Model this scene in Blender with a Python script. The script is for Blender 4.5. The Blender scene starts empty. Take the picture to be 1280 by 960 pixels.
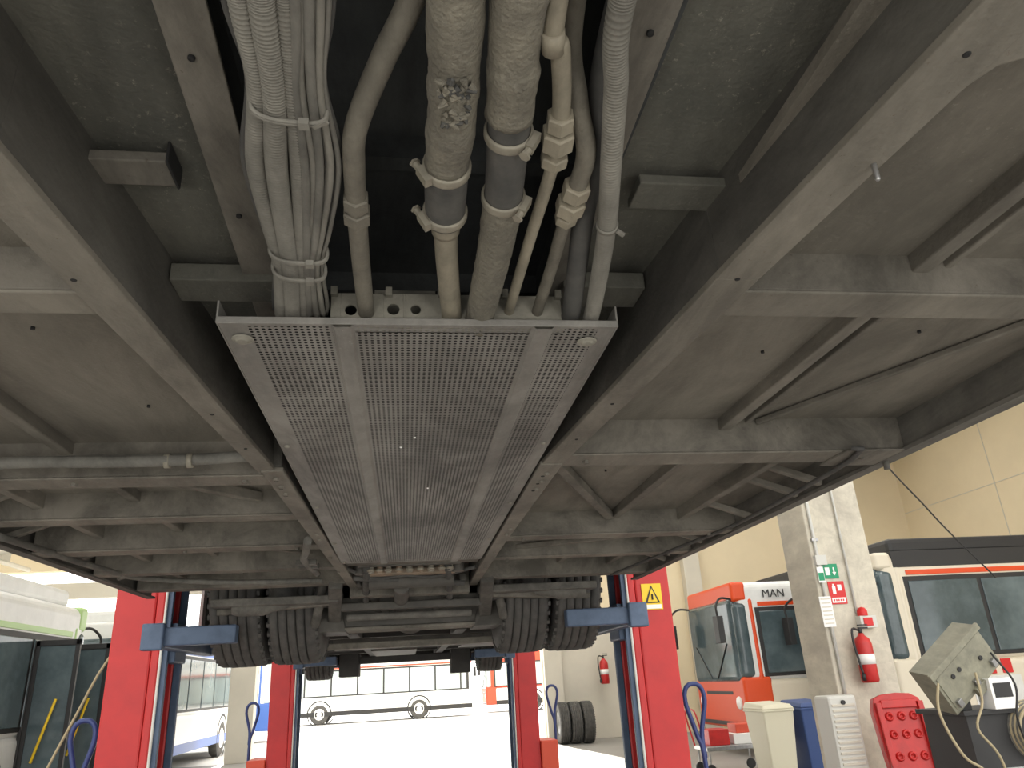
import bpy, bmesh, math, random
from mathutils import Vector, Matrix
random.seed(7)
H = 1.6            # camera height above workshop floor; bus underside coords are given relative to it
SC = bpy.context.scene
COL = SC.collection

# ------------------------------------------------------------------ materials
def new_mat(name):
    m = bpy.data.materials.new(name); m.use_nodes = True
    nt = m.node_tree; b = nt.nodes["Principled BSDF"]
    return m, nt, b

def grime_layer(N, L, vec, colsock, lo=.55, hi=1.12, scale=1.7, stretch=(3.2, 1, 3.2)):
    mp = N.new("ShaderNodeMapping"); mp.inputs["Scale"].default_value = stretch; L.new(vec, mp.inputs["Vector"])
    n = N.new("ShaderNodeTexNoise"); n.inputs["Scale"].default_value = scale; n.inputs["Detail"].default_value = 11; n.inputs["Roughness"].default_value = .72
    n.inputs["Distortion"].default_value = .4
    L.new(mp.outputs[0], n.inputs["Vector"])
    r = N.new("ShaderNodeMapRange"); r.inputs[1].default_value = .38; r.inputs[2].default_value = .62; r.inputs[3].default_value = lo; r.inputs[4].default_value = hi
    L.new(n.outputs["Fac"], r.inputs[0])
    vm = N.new("ShaderNodeVectorMath"); vm.operation = 'SCALE'
    L.new(colsock, vm.inputs[0]); L.new(r.outputs[0], vm.inputs["Scale"])
    return vm.outputs[0]

def mat(name, col, rough=0.6, metal=0.0, col2=None, scale=6.0, amt=(0.35, 0.7), bump=0.0, bscale=60.0, speck=None, emit=0.0, stretch=(1,1,1), grime=None):
    m, nt, b = new_mat(name)
    N, L = nt.nodes, nt.links
    b.inputs["Roughness"].default_value = rough
    b.inputs["Metallic"].default_value = metal
    b.inputs["Base Color"].default_value = (*col, 1)
    tc = N.new("ShaderNodeTexCoord"); mp = N.new("ShaderNodeMapping")
    mp.inputs["Scale"].default_value = stretch
    L.new(tc.outputs["Object"], mp.inputs["Vector"])
    last = None
    if col2 is not None:
        n = N.new("ShaderNodeTexNoise"); n.inputs["Scale"].default_value = scale
        n.inputs["Detail"].default_value = 8; n.inputs["Roughness"].default_value = 0.65
        L.new(mp.outputs[0], n.inputs["Vector"])
        r = N.new("ShaderNodeMapRange"); r.inputs[1].default_value = amt[0]; r.inputs[2].default_value = amt[1]
        L.new(n.outputs["Fac"], r.inputs[0])
        mx = N.new("ShaderNodeMix"); mx.data_type = 'RGBA'
        mx.inputs[6].default_value = (*col, 1); mx.inputs[7].default_value = (*col2, 1)
        L.new(r.outputs[0], mx.inputs[0]); last = mx.outputs[2]
    if speck is not None:
        n2 = N.new("ShaderNodeTexNoise"); n2.inputs["Scale"].default_value = speck[1]
        n2.inputs["Detail"].default_value = 6; n2.inputs["Roughness"].default_value = 0.8
        L.new(mp.outputs[0], n2.inputs["Vector"])
        r2 = N.new("ShaderNodeMapRange"); r2.inputs[1].default_value = speck[2]; r2.inputs[2].default_value = speck[2] + 0.06
        L.new(n2.outputs["Fac"], r2.inputs[0])
        n3 = N.new("ShaderNodeTexNoise"); n3.inputs["Scale"].default_value = 3.0; L.new(mp.outputs[0], n3.inputs["Vector"])
        r3 = N.new("ShaderNodeMapRange"); r3.inputs[1].default_value = .42; r3.inputs[2].default_value = .62; L.new(n3.outputs["Fac"], r3.inputs[0])
        mm = N.new("ShaderNodeMath"); mm.operation = 'MULTIPLY'; L.new(r2.outputs[0], mm.inputs[0]); L.new(r3.outputs[0], mm.inputs[1])
        mx2 = N.new("ShaderNodeMix"); mx2.data_type = 'RGBA'
        if last: L.new(last, mx2.inputs[6])
        else: mx2.inputs[6].default_value = (*col, 1)
        mx2.inputs[7].default_value = (*speck[0], 1)
        L.new(mm.outputs[0], mx2.inputs[0]); last = mx2.outputs[2]
    if grime and last: last = grime_layer(N, L, tc.outputs["Object"], last, *grime)
    if last: L.new(last, b.inputs["Base Color"])
    if bump > 0:
        nb = N.new("ShaderNodeTexNoise"); nb.inputs["Scale"].default_value = bscale; nb.inputs["Detail"].default_value = 5
        L.new(mp.outputs[0], nb.inputs["Vector"])
        bp = N.new("ShaderNodeBump"); bp.inputs["Strength"].default_value = bump; bp.inputs["Distance"].default_value = 0.004
        L.new(nb.outputs["Fac"], bp.inputs["Height"]); L.new(bp.outputs[0], b.inputs["Normal"])
    if emit > 0:
        b.inputs["Emission Color"].default_value = (*col, 1); b.inputs["Emission Strength"].default_value = emit
    return m

def perforated_mat(name, col, col2, pitch=0.0105, rad=0.30):
    m, nt, b = new_mat(name); N, L = nt.nodes, nt.links
    b.inputs["Roughness"].default_value = 0.65; b.inputs["Metallic"].default_value = 0.1
    tc = N.new("ShaderNodeTexCoord")
    n = N.new("ShaderNodeTexNoise"); n.inputs["Scale"].default_value = 5; n.inputs["Detail"].default_value = 8
    L.new(tc.outputs["Object"], n.inputs["Vector"])
    mx = N.new("ShaderNodeMix"); mx.data_type = 'RGBA'
    mx.inputs[6].default_value = (*col, 1); mx.inputs[7].default_value = (*col2, 1)
    r = N.new("ShaderNodeMapRange"); r.inputs[1].default_value = .35; r.inputs[2].default_value = .7
    L.new(n.outputs["Fac"], r.inputs[0]); L.new(r.outputs[0], mx.inputs[0])
    L.new(grime_layer(N, L, tc.outputs["Object"], mx.outputs[2], .58, 1.14), b.inputs["Base Color"])
    sep = N.new("ShaderNodeSeparateXYZ"); L.new(tc.outputs["Object"], sep.inputs[0])
    def M(op, a, bb=None, c=None):
        q = N.new("ShaderNodeMath"); q.operation = op
        for i, v in enumerate((a, bb, c)):
            if v is None: continue
            if isinstance(v, (int, float)): q.inputs[i].default_value = v
            else: L.new(v, q.inputs[i])
        return q.outputs[0]
    u = M('DIVIDE', sep.outputs[0], pitch); v = M('DIVIDE', sep.outputs[1], pitch)
    fu = M('SUBTRACT', M('FRACT', M('ADD', u, 1000.0)), 0.5)
    fv = M('SUBTRACT', M('FRACT', M('ADD', v, 1000.0)), 0.5)
    d = M('SQRT', M('ADD', M('MULTIPLY', fu, fu), M('MULTIPLY', fv, fv)))
    hole = M('LESS_THAN', d, rad)
    tr = N.new("ShaderNodeBsdfTransparent"); ms = N.new("ShaderNodeMixShader")
    L.new(hole, ms.inputs[0]); L.new(b.outputs[0], ms.inputs[1]); L.new(tr.outputs[0], ms.inputs[2])
    L.new(ms.outputs[0], N["Material Output"].inputs["Surface"])
    return m

def glass_mat(name, col=(0.03, 0.045, 0.05), col2=None):
    return mat(name, col, rough=0.08, metal=0.0, col2=col2, scale=.7, amt=(.40, .65))

G = (.52, 1.16); G2 = (.60, 1.14)
MT = {}
MT['plate'] = mat("dusty_floor_plate", (.080, .081, .069), .9, 0, (.130, .126, .105), 3.5, (.35, .68), .45, 140, ((.21, .20, .165), 85, .585), grime=(.66, 1.14))
MT['plate2'] = mat("brown_dusty_plate", (.142, .130, .107), .9, 0, (.19, .175, .146), 2.2, (.3, .7), .4, 120, ((.23, .215, .18), 90, .60), grime=(.68, 1.14))
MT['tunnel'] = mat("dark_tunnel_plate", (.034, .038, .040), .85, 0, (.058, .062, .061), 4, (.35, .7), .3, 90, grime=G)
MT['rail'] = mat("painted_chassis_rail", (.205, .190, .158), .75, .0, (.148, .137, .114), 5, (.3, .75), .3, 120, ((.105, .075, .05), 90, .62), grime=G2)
MT['railside'] = mat("rail_side", (.070, .067, .058), .85, 0, (.105, .10, .087), 5, (.3, .75), .3, 120, grime=G)  # darker copy of the rail colour, paints shade onto side faces
MT['cross'] = mat("crossmember_dusty", (.185, .171, .145), .8, 0, (.13, .12, .10), 7, (.3, .75), .3, 120, ((.09, .07, .05), 80, .63), grime=G)
MT['tray'] = mat("tray_sheet_metal", (.235, .228, .208), .65, .1, (.175, .168, .152), 6, (.3, .7), .15, 120, ((.36, .35, .32), 110, .62), grime=(.58, 1.14))
MT['perf'] = perforated_mat("perforated_sheet", (.235, .228, .210), (.18, .174, .158), .0092, .29)
MT['bracket'] = mat("zinc_bracket", (.28, .268, .222), .65, .05, (.20, .192, .16), 14, (.3, .7), .2, 120, grime=(.66, 1.1))
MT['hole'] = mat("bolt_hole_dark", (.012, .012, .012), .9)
MT['cable'] = mat("dusty_cable", (.18, .174, .152), .75, 0, (.115, .112, .10), 18, (.3, .7), .2, 120, grime=G)
MT['conduit'] = mat("dusty_conduit", (.225, .217, .188), .75, 0, (.15, .144, .125), 14, (.3, .7), .2, 120, grime=G2)
MT['cabledark'] = mat("dark_cable", (.045, .045, .045), .75, 0, (.09, .088, .081), 18, (.3, .7))
MT['pipe'] = mat("dusty_pipe", (.17, .157, .126), .7, .0, (.110, .102, .083), 20, (.3, .7), .35, 150, ((.07, .06, .045), 90, .60), grime=G2)
MT['insul'] = mat("worn_insulation", (.185, .172, .136), .95, 0, (.118, .11, .09), 26, (.35, .72), 1.0, 150, ((.05, .046, .04), 95, .58), grime=G2)
MT['tan'] = mat("tan_tube", (.30, .27, .205), .65, .0, (.20, .182, .14), 20, (.3, .7), .25, 120, ((.13, .11, .08), 90, .61), grime=G2)
MT['rubber'] = mat("black_rubber_sleeve", (.042, .043, .042), .8, 0, (.095, .092, .084), 18, (.35, .7), .2, 100)
MT['clamp'] = mat("steel_clamp", (.29, .27, .215), .55, .2, (.20, .185, .15), 40, (.35, .7), .2, 120)
MT['tyre'] = mat("tyre_rubber", (.052, .051, .049), .75, 0, (.105, .10, .092), 10, (.35, .7), .2, 80)
MT['greasy'] = mat("greasy_dark_steel", (.060, .057, .051), .7, .05, (.105, .098, .086), 9, (.35, .7), .3, 80)
MT['axle'] = mat("dusty_axle", (.15, .142, .125), .8, .0, (.09, .086, .077), 9, (.35, .7), .3, 80, grime=G)
MT['copper'] = mat("rusty_copper", (.30, .22, .15), .6, .2, (.18, .15, .115), 12, (.35, .7))
MT['under'] = mat("front_underbody", (.034, .033, .031), .8, 0, (.06, .057, .053), 4, (.35, .7))
MT['white'] = mat("white_paint", (.72, .73, .72), .35, 0, (.6, .61, .6), 3, (.4, .8))
MT['red'] = mat("red_lift_paint", (.50, .020, .020), .5, 0, (.39, .016, .018), 4, (.4, .75), .05, 60)
MT['redor'] = mat("orange_red_plastic", (.60, .07, .03), .5)
MT['bluegrey'] = mat("blue_grey_steel", (.085, .125, .20), .55, .1, (.055, .085, .14), 9, (.4, .7), .1, 60)
MT['blue'] = mat("blue_tube", (.02, .04, .16), .45)
MT['black'] = mat("black_plastic", (.02, .02, .021), .55)
MT['steel'] = mat("bare_steel", (.4, .4, .4), .35, .8, (.28, .28, .28), 20, (.4, .7))
MT['wall'] = mat("cream_concrete_wall", (.78, .67, .47), .9, 0, (.70, .60, .42), .6, (.3, .75), .1, 30)
MT['wallgrey'] = mat("grey_concrete_wall", (.64, .60, .51), .9, 0, (.54, .51, .44), .9, (.3, .75), .1, 30)
MT['pillar'] = mat("painted_pillar", (.66, .62, .51), .85, 0, (.54, .50, .42), 2.2, (.35, .7), .3, 30, ((.40, .36, .30), 14, .62), grime=(.82, 1.06))
MT['floor'] = mat("workshop_floor", (.33, .32, .30), .55, 0, (.26, .25, .235), .8, (.3, .75), .05, 20)
MT['ground'] = mat("pale_yard_ground", (.76, .75, .72), .9, 0, (.70, .69, .66), .4, (.3, .75))
MT['ceil'] = mat("ceiling_concrete", (.6, .58, .53), .9)
MT['skylight'] = mat("skylight_panel", (1, .98, .93), .5, emit=6.0)
MT['glass'] = glass_mat("bus_glass", (.025, .038, .042), (.06, .08, .085))
MT['glass2'] = glass_mat("bus_glass_grey", (.055, .08, .09), (.13, .17, .185))  # lighter blotches paint reflections into the glass colour
MT['glass3'] = glass_mat("bus_glass_pale", (.40, .46, .46), (.50, .55, .54))  # yard bus windows, outdoor haze painted in as a pale tint
MT['orange'] = mat("orange_paint", (.68, .065, .006), .4)
MT['cream'] = mat("cream_paint", (.70, .64, .52), .4)
MT['green'] = mat("light_green_paint", (.42, .62, .26), .4)
MT['buswhite'] = mat("bus_white", (.80, .81, .80), .35)
MT['busblue'] = mat("bus_blue", (.05, .12, .40), .4)
MT['signgreen'] = mat("sign_green", (.0, .27, .12), .5)
MT['signred'] = mat("sign_red", (.60, .015, .015), .5)
MT['signwhite'] = mat("sign_white", (.85, .85, .83), .5)
MT['yellow'] = mat("sign_yellow", (.85, .58, .02), .5)
MT['binyellow'] = mat("bin_cream", (.64, .61, .48), .55)
MT['binblue'] = mat("bin_blue", (.03, .065, .20), .5)
MT['khaki'] = mat("khaki_enamel", (.27, .262, .195), .5, 0, (.20, .195, .15), 10, (.4, .7), grime=(.7, 1.1))
MT['cord'] = mat("yellow_cord", (.38, .32, .20), .7)
MT['extred'] = mat("extinguisher_red", (.52, .022, .02), .4, 0, (.38, .018, .018), 8, (.4, .7))
MT['grille'] = mat("white_plastic", (.6, .6, .56), .5)

# ------------------------------------------------------------------ mesh builder
class MB:
    def __init__(s, oz=0.0):
        s.bm = bmesh.new(); s.mats = []; s.oz = oz
    def mi(s, key):
        m = MT[key]
        if m not in s.mats: s.mats.append(m)
        return s.mats.index(m)
    def v(s, p): return s.bm.verts.new((p[0], p[1], p[2] + s.oz))
    def face(s, vs, mi, smooth=False):
        try:
            f = s.bm.faces.new(vs); f.material_index = mi; f.smooth = smooth; return f
        except ValueError: return None
    def hexa(s, b, t, key):
        mi = s.mi(key); B = [s.v(p) for p in b]; T = [s.v(p) for p in t]
        s.face(B[::-1], mi); s.face(T, mi)
        for i in range(4):
            j = (i + 1) % 4; s.face([B[i], B[j], T[j], T[i]], mi)
    def box(s, x0, x1, y0, y1, z0, z1, key):
        b = [(x0, y0), (x1, y0), (x1, y1), (x0, y1)]
        s.hexa([(x, y, z0) for x, y in b], [(x, y, z1) for x, y in b], key)
    def prism(s, plan, z0, z1, key):
        mi = s.mi(key); B = [s.v((x, y, z0)) for x, y in plan]; T = [s.v((x, y, z1)) for x, y in plan]
        s.face(B[::-1], mi); s.face(T, mi)
        n = len(plan)
        for i in range(n):
            j = (i + 1) % n; s.face([B[i], B[j], T[j], T[i]], mi)
    def beam(s, p0, p1, w, h, key, up=(0, 0, 1)):
        p0 = Vector(p0); p1 = Vector(p1); d = (p1 - p0).normalized(); u = Vector(up)
        r = d.cross(u).normalized(); u = r.cross(d).normalized()
        def ring(p): return [s.v(p + r * a * w / 2 + u * b * h / 2) for a, b in ((-1, -1), (1, -1), (1, 1), (-1, 1))]
        A = ring(p0); B = ring(p1); mi = s.mi(key)
        s.face(A, mi); s.face(B[::-1], mi)
        for i in range(4):
            j = (i + 1) % 4; s.face([A[j], A[i], B[i], B[j]], mi)
    def tube(s, pts, rad, key, seg=14, caps=True, jitter=0.0, closed=False, squash=None):
        pts = [Vector(p) for p in pts]; n = len(pts)
        if not isinstance(rad, (list, tuple)): rad = [rad] * n
        mi = s.mi(key); rings = []; prev = None
        for i, p in enumerate(pts):
            if closed: d = pts[(i + 1) % n] - pts[i - 1]
            else: d = pts[min(i + 1, n - 1)] - pts[max(i - 1, 0)]
            if d.length < 1e-9: d = Vector((0, 1, 0))
            d.normalize()
            if prev is None:
                a = Vector((0, 0, 1)) if abs(d.z) < .9 else Vector((1, 0, 0))
                a = (a - d * a.dot(d)).normalized()
            else: a = (prev - d * prev.dot(d)).normalized()
            prev = a; c = d.cross(a)
            ring = []
            for k in range(seg):
                t = 2 * math.pi * k / seg; r = rad[i] * (1 + random.uniform(-jitter, jitter))
                ring.append(s.v(p + (a * math.cos(t) + c * math.sin(t)) * r))
            rings.append(ring)
        m = n if closed else n - 1
        for i in range(m):
            A = rings[i]; B = rings[(i + 1) % n]
            for k in range(seg):
                j = (k + 1) % seg; s.face([A[k], A[j], B[j], B[k]], mi, seg > 8)
        if caps and not closed:
            s.face(rings[0][::-1], mi); s.face(rings[-1], mi)
    def cyl(s, p0, p1, r, key, seg=16, r1=None):
        s.tube([p0, p1], [r, r if r1 is None else r1], key, seg)
    def lathe(s, c, axis, prof, key, seg=40):
        ax = Vector(axis).normalized(); a = Vector((0, 0, 1)) if abs(ax.z) < .9 else Vector((1, 0, 0))
        a = (a - ax * a.dot(ax)).normalized(); b = ax.cross(a); c = Vector(c); mi = s.mi(key); rings = []
        for o, r in prof:
            rings.append([s.v(c + ax * o + (a * math.cos(2 * math.pi * k / seg) + b * math.sin(2 * math.pi * k / seg)) * max(r, 1e-4)) for k in range(seg)])
        for i in range(len(prof) - 1):
            for k in range(seg):
                j = (k + 1) % seg; s.face([rings[i][k], rings[i][j], rings[i + 1][j], rings[i + 1][k]], mi, True)
    def done(s, name, parent=None, bevel=0.0, loc=(0, 0, 0), rot=(0, 0, 0), segs=2):
        me = bpy.data.meshes.new(name)
        bmesh.ops.recalc_face_normals(s.bm, faces=s.bm.faces)
        s.bm.to_mesh(me); s.bm.free()
        for m in s.mats: me.materials.append(m)
        o = bpy.data.objects.new(name, me); COL.objects.link(o)
        o.location = loc; o.rotation_euler = rot
        if bevel > 0:
            md = o.modifiers.new("bevel", 'BEVEL'); md.width = bevel; md.segments = segs; md.limit_method = 'ANGLE'; md.angle_limit = math.radians(50)
        if parent: o.parent = parent
        return o

def empty(name, loc=(0, 0, 0), rot=(0, 0, 0)):
    e = bpy.data.objects.new(name, None); e.empty_display_size = .1; COL.objects.link(e); e.location = loc; e.rotation_euler = rot
    return e

def smooth_path(pts, step=0.01):
    P = [Vector(p) for p in pts]; P = [P[0] * 2 - P[1]] + P + [P[-1] * 2 - P[-2]]; out = []
    for i in range(1, len(P) - 2):
        n = max(2, int((P[i + 1] - P[i]).length / step))
        for k in range(n):
            t = k / n; a, b, c, d = P[i - 1], P[i], P[i + 1], P[i + 2]
            out.append(.5 * ((2 * b) + (c - a) * t + (2 * a - 5 * b + 4 * c - d) * t * t + (3 * b - a - 3 * c + d) * t ** 3))
    out.append(P[-2]); return out

# ================================================================== RAISED BUS (seen from below)
bus = empty("bus")
YB = -1.4
p = MB(H)
p.box(-.60, -.225, YB, 4.15, .645, .66, 'plate'); p.box(.262, .70, YB, 4.15, .645, .66, 'plate')
p.box(-1.30, -.40, YB, 4.15, .595, .61, 'plate2'); p.box(.44, 1.30, YB, 4.15, .595, .61, 'plate2')
p.done("floor_plates", bus)
p = MB(H)
for x, y in ((-.62, 1.22), (.72, 1.3), (1.0, 1.2), (-.55, 1.6), (.62, 2.2), (-.7, 2.15)):
    p.cyl((x, y, .590), (x, y, .596), .0035, 'hole', 10)
p.done("panel_rivets", bus)
p = MB(H)
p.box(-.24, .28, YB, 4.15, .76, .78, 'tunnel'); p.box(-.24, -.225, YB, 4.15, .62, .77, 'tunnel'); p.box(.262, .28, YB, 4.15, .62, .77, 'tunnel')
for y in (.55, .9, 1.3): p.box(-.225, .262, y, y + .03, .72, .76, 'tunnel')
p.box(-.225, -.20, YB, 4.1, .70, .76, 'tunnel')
p.done("centre_tunnel", bus)
p = MB(H)
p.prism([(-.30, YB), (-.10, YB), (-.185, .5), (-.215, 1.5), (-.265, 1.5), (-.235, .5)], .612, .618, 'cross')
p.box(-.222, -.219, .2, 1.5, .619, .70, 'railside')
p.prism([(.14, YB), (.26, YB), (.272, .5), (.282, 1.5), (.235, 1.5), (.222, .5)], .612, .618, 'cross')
for y in (.45, .62, .9): p.cyl((-.212 - .03 * (y - .45), y, .608), (-.212 - .03 * (y - .45), y, .613), .004, 'hole', 10)
for y in (.55, .75): p.cyl((.25, y, .608), (.25, y, .613), .004, 'hole', 10)
p.done("tunnel_flange", bus, .0015)
p = MB(H)
p.box(-.395, -.290, .795, .845, .615, .63, 'cross'); p.box(-.292, -.288, .792, .848, .612, .645, 'hole')
p.box(.315, .455, .80, .86, .615, .63, 'plate')
p.box(-.36, -.20, 1.06, 1.13, .60, .63, 'plate'); p.box(.26, .40, 1.06, 1.13, .60, .63, 'plate')
p.done("floor_stiffener", bus, .002)
def rail(name, inner, outer, z0, z1, lipkey='rail'):
    p = MB(H)
    n = len(inner)
    for i in range(n - 1):
        a, b, c, d = inner[i], inner[i + 1], outer[i + 1], outer[i]
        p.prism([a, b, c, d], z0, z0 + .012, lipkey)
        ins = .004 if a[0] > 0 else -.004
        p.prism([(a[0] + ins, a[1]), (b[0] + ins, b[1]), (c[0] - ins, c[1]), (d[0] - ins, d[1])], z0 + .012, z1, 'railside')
    return p
p = rail("l", [(-.53, YB), (-.387, .641), (-.311, 1.83)], [(-.63, YB), (-.445, .70), (-.352, 1.83)], .50, .65)
for x, y in ((-.4156, .889), (-.364, 1.397), (-.345, 1.62), (-.43, .62)): p.cyl((x, y, .4985), (x, y, .502), .004, 'hole', 12)
p.done("main_rail_left", bus, .003)
p = rail("r", [(.66, YB), (.427, .854), (.338, 1.80)], [(.735, YB), (.489, .854), (.392, 1.80)], .50, .65)
for x, y in ((.457, .854), (.408, 1.35), (.385, 1.58), (.50, .45)): p.cyl((x, y, .4985), (x, y, .502), .004, 'hole', 12)
p.done("main_rail_right", bus, .003)
p = rail("l2", [(-.292, 1.80), (-.275, 2.99), (-.245, 4.2)], [(-.345, 1.80), (-.318, 2.99), (-.29, 4.2)], .497, .65)
for y in (1.86, 1.94, 2.02): p.cyl((-.318, y, .49), (-.318, y, .498), .008, 'rail', 6); p.cyl((-.322, y + .03, .4955), (-.322, y + .03, .50), .006, 'hole', 10)
for y in (2.6, 2.7, 3.1, 3.5): p.cyl((-.298, y, .49), (-.298, y, .498), .008, 'rail', 6)
p.done("rear_rail_left", bus, .003)
p = rail("r2", [(.335, 1.78), (.338, 2.9), (.345, 4.2)], [(.392, 1.78), (.385, 2.9), (.39, 4.2)], .497, .65)
for y in (1.86, 1.94, 2.02): p.cyl((.365, y, .49), (.365, y, .498), .008, 'rail', 6); p.cyl((.36, y + .03, .4955), (.36, y + .03, .50), .006, 'hole', 10)
for y in (2.6, 2.7, 3.1, 3.5): p.cyl((.365, y, .49), (.365, y, .498), .008, 'rail', 6)
p.done("rear_rail_right", bus, .003)
p = MB(H)
p.prism([(.515, .36), (1.28, .18), (1.28, .26), (.62, .425), (.545, .465), (.505, .56)], .504, .594, 'rail')
p.cyl((.505, .603, .51), (.505, .603, .478), .003, 'steel', 10)
p.done("outrigger", bus, .004)
p = MB(H)
def cm(x0, x1, y0, y1, z0=.503, z1=.60, key='cross'):
    p.box(x0, x1, y0, y1, z0, z1, key)
def cmL(x0, x1, y0, y1, z0=.503):
    p.box(x0, x1, y0, y1, z0, z0 + .006, 'rail'); p.box(x0, x1, y0 + .003, y1 - .006, z0 + .006, .60, 'cross')
cmL(-1.3, -.42, .965, 1.03, .523); cmL(.45, 1.3, .93, 1.01, .523)
cmL(-1.3, -.33, 1.86, 1.95); cmL(.37, 1.3, 1.72, 1.82)
cmL(-1.3, -.31, 2.36, 2.44, .513); cmL(.37, 1.3, 2.80, 2.89)
cmL(-1.3, -.30, 2.84, 2.94); cmL(.37, 1.3, 3.30, 3.37)
cm(-1.3, -.28, 3.40, 3.48); cm(-1.3, -.28, 3.95, 4.05); cm(.37, 1.3, 3.95, 4.05)
cm(-.29, .34, 3.50, 3.58, .53, .65); cm(-.29, .34, 4.1, 4.2, .45, .65)
p.done("crossmembers", bus, .004)
p = MB(H)
cm(-.83, -.80, YB, 4.1, .565); cm(.795, .825, YB, 4.1, .565); cm(.855, .868, .4, 1.7, .575)
cm(-1.10, -1.07, 1.95, 4.1, .55); cm(1.06, 1.09, 2.0, 4.1, .55)
p.beam((.90, 1.72, .585), (1.28, .95, .585), .014, .014, 'cross')
p.beam((.42, 2.0, .57), (.78, 2.78, .57), .03, .03, 'cross')
p.beam((.42, 3.35, .55), (1.25, 2.95, .55), .03, .02, 'cross')
p.beam((-.40, 3.3, .56), (-.8, 2.95, .56), .03, .03, 'cross')
p.beam((-.75, 2.0, .57), (-.45, 2.36, .57), .03, .03, 'cross')
for y in (2.1, 2.25, 2.6, 3.1, 3.6):
    p.beam((1.27, y, .515), (1.07, y, .585), .025, .02, 'cross'); p.beam((-1.27, y, .515), (-1.07, y, .585), .025, .02, 'cross')
p.done("longitudinal_ribs", bus, .003)
p = MB(H)
for y in (1.77, 2.85, 3.35):
    p.cyl((1.20, y, .495), (1.20, y, .505), .008, 'cross', 6); p.cyl((.45, y, .495), (.45, y, .505), .008, 'cross', 6)
for y in (1.9, 2.89):
    p.cyl((-.40, y, .495), (-.40, y, .505), .008, 'cross', 6); p.cyl((-.8, y, .495), (-.8, y, .505), .008, 'cross', 6)
p.cyl((1.29, 1.80, .50), (1.29, 1.80, .475), .008, 'axle', 10)
p.box(1.12, 1.298, 1.70, 1.84, .498, .5025, 'cross')
p.done("frame_bolts", bus)
for nm, sx in (("right", 1), ("left", -1)):
    p = MB(H); a, b = (1.30, 1.32) if sx > 0 else (-1.34, -1.32)
    p.box(a, b, YB, 4.25, .508, .64, 'axle'); p.box(a, b, 5.4, 12.5, .36, .64, 'under')
    p.box(min(a, b) - (.02 if sx > 0 else 0), max(a, b) + (.02 if sx < 0 else 0), YB, 4.25, .497, .507, 'axle')
    c, d = (1.321, 1.34) if sx > 0 else (-1.36, -1.341)
    p.box(c, d, YB, 4.25, .51, 1.5, 'buswhite'); p.box(c, d, 4.25, 5.4, 1.25, 1.5, 'buswhite'); p.box(c, d, 5.4, 12.5, .40, 1.5, 'buswhite')
    p.box(c, d, YB, 12.5, 1.5, 2.5, 'glass'); p.box(c, d, YB, 12.5, 2.5, 2.9, 'buswhite')
    p.done("body_side_" + nm, bus)
p = MB(H)
p.box(-1.34, 1.34, YB, 12.5, 2.9, 2.95, 'buswhite'); p.box(-1.3, 1.3, YB, 12.5, .781, .80, 'under')
p.box(-1.3, 1.3, 12.5, 12.56, .36, 1.4, 'buswhite')
p.done("body_roof", bus)
p = MB(H)
p.box(-1.3, 1.3, 5.6, 12.5, .42, .46, 'under')
for y in (5.7, 6.4, 7.1, 7.8, 8.5, 9.2, 10.4, 11.2, 12.0): p.box(-1.28, 1.28, y, y + .07, .38, .42, 'under')
p.box(-.42, -.34, 5.6, 12.4, .36, .42, 'under'); p.box(.36, .44, 5.6, 12.4, .36, .42, 'under')
p.box(-.3, .1, 7.0, 8.2, .30, .42, 'greasy'); p.box(.5, 1.0, 6.5, 7.6, .32, .42, 'greasy')
p.done("front_underbody", bus, .004)
p = MB(H)
p.box(-.50, .56, 4.60, 4.84, .315, .335, 'cross'); p.box(-.48, .54, 4.62, 4.86, .336, .43, 'greasy')
p.hexa([(-.52, 4.55, .31), (-.34, 4.60, .31), (-.34, 4.95, .31), (-.52, 4.95, .31)], [(-.52, 4.6, .55), (-.38, 4.6, .5), (-.38, 4.9, .5), (-.52, 4.9, .55)], 'greasy')
p.hexa([(.40, 4.60, .31), (.58, 4.55, .31), (.58, 4.95, .31), (.40, 4.95, .31)], [(.44, 4.6, .5), (.58, 4.6, .55), (.58, 4.9, .55), (.44, 4.9, .5)], 'greasy')
p.lathe((.03, 4.98, .42), (0, 1, 0), [(-.12, .02), (-.11, .07), (-.05, .10), (.1, .11), (.2, .08), (.22, .01)], 'greasy', 24)
p.box(-1.0, -.35, 4.14, 4.24, .43, .47, 'axle'); p.box(.40, 1.05, 4.14, 4.24, .45, .49, 'axle')
p.beam((-1.0, 4.35, .42), (-.40, 4.25, .44), .05, .03, 'cross'); p.beam((1.05, 4.35, .43), (.46, 4.25, .45), .05, .03, 'cross')
p.beam((-.35, 3.95, .50), (-.42, 4.75, .36), .07, .05, 'axle'); p.beam((.42, 3.95, .50), (.48, 4.75, .36), .07, .05, 'axle')
p.beam((-.25, 4.0, .52), (-.10, 4.7, .42), .04, .04, 'axle'); p.beam((.30, 4.0, .52), (.16, 4.7, .42), .04, .04, 'axle')
p.box(-.9, .95, 4.40, 4.46, .44, .48, 'axle'); p.box(-.35, .42, 4.30, 4.36, .40, .44, 'greasy'); p.cyl((-.33, 4.5, .38), (.38, 4.5, .38), .02, 'axle')
for x in (-.66, -.42, .48, .72):
    p.lathe((x, 4.36, .52), (0, 0, 1), [(-.09, .0), (-.09, .06), (-.06, .075), (-.03, .08), (0, .07), (.03, .08), (.06, .06), (.09, .06)], 'rubber', 24)
for x, s in ((-.5, 1), (.56, -1)):
    p.cyl((x, 4.45, .34), (x + s * .08, 4.2, .60), .025, 'axle')
p.lathe((-.80, 4.22, .43), (1, 0, 0), [(-.10, .0), (-.10, .035), (-.06, .045), (.06, .045), (.10, .03), (.16, .02), (.2, .0)], 'axle', 20)
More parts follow.
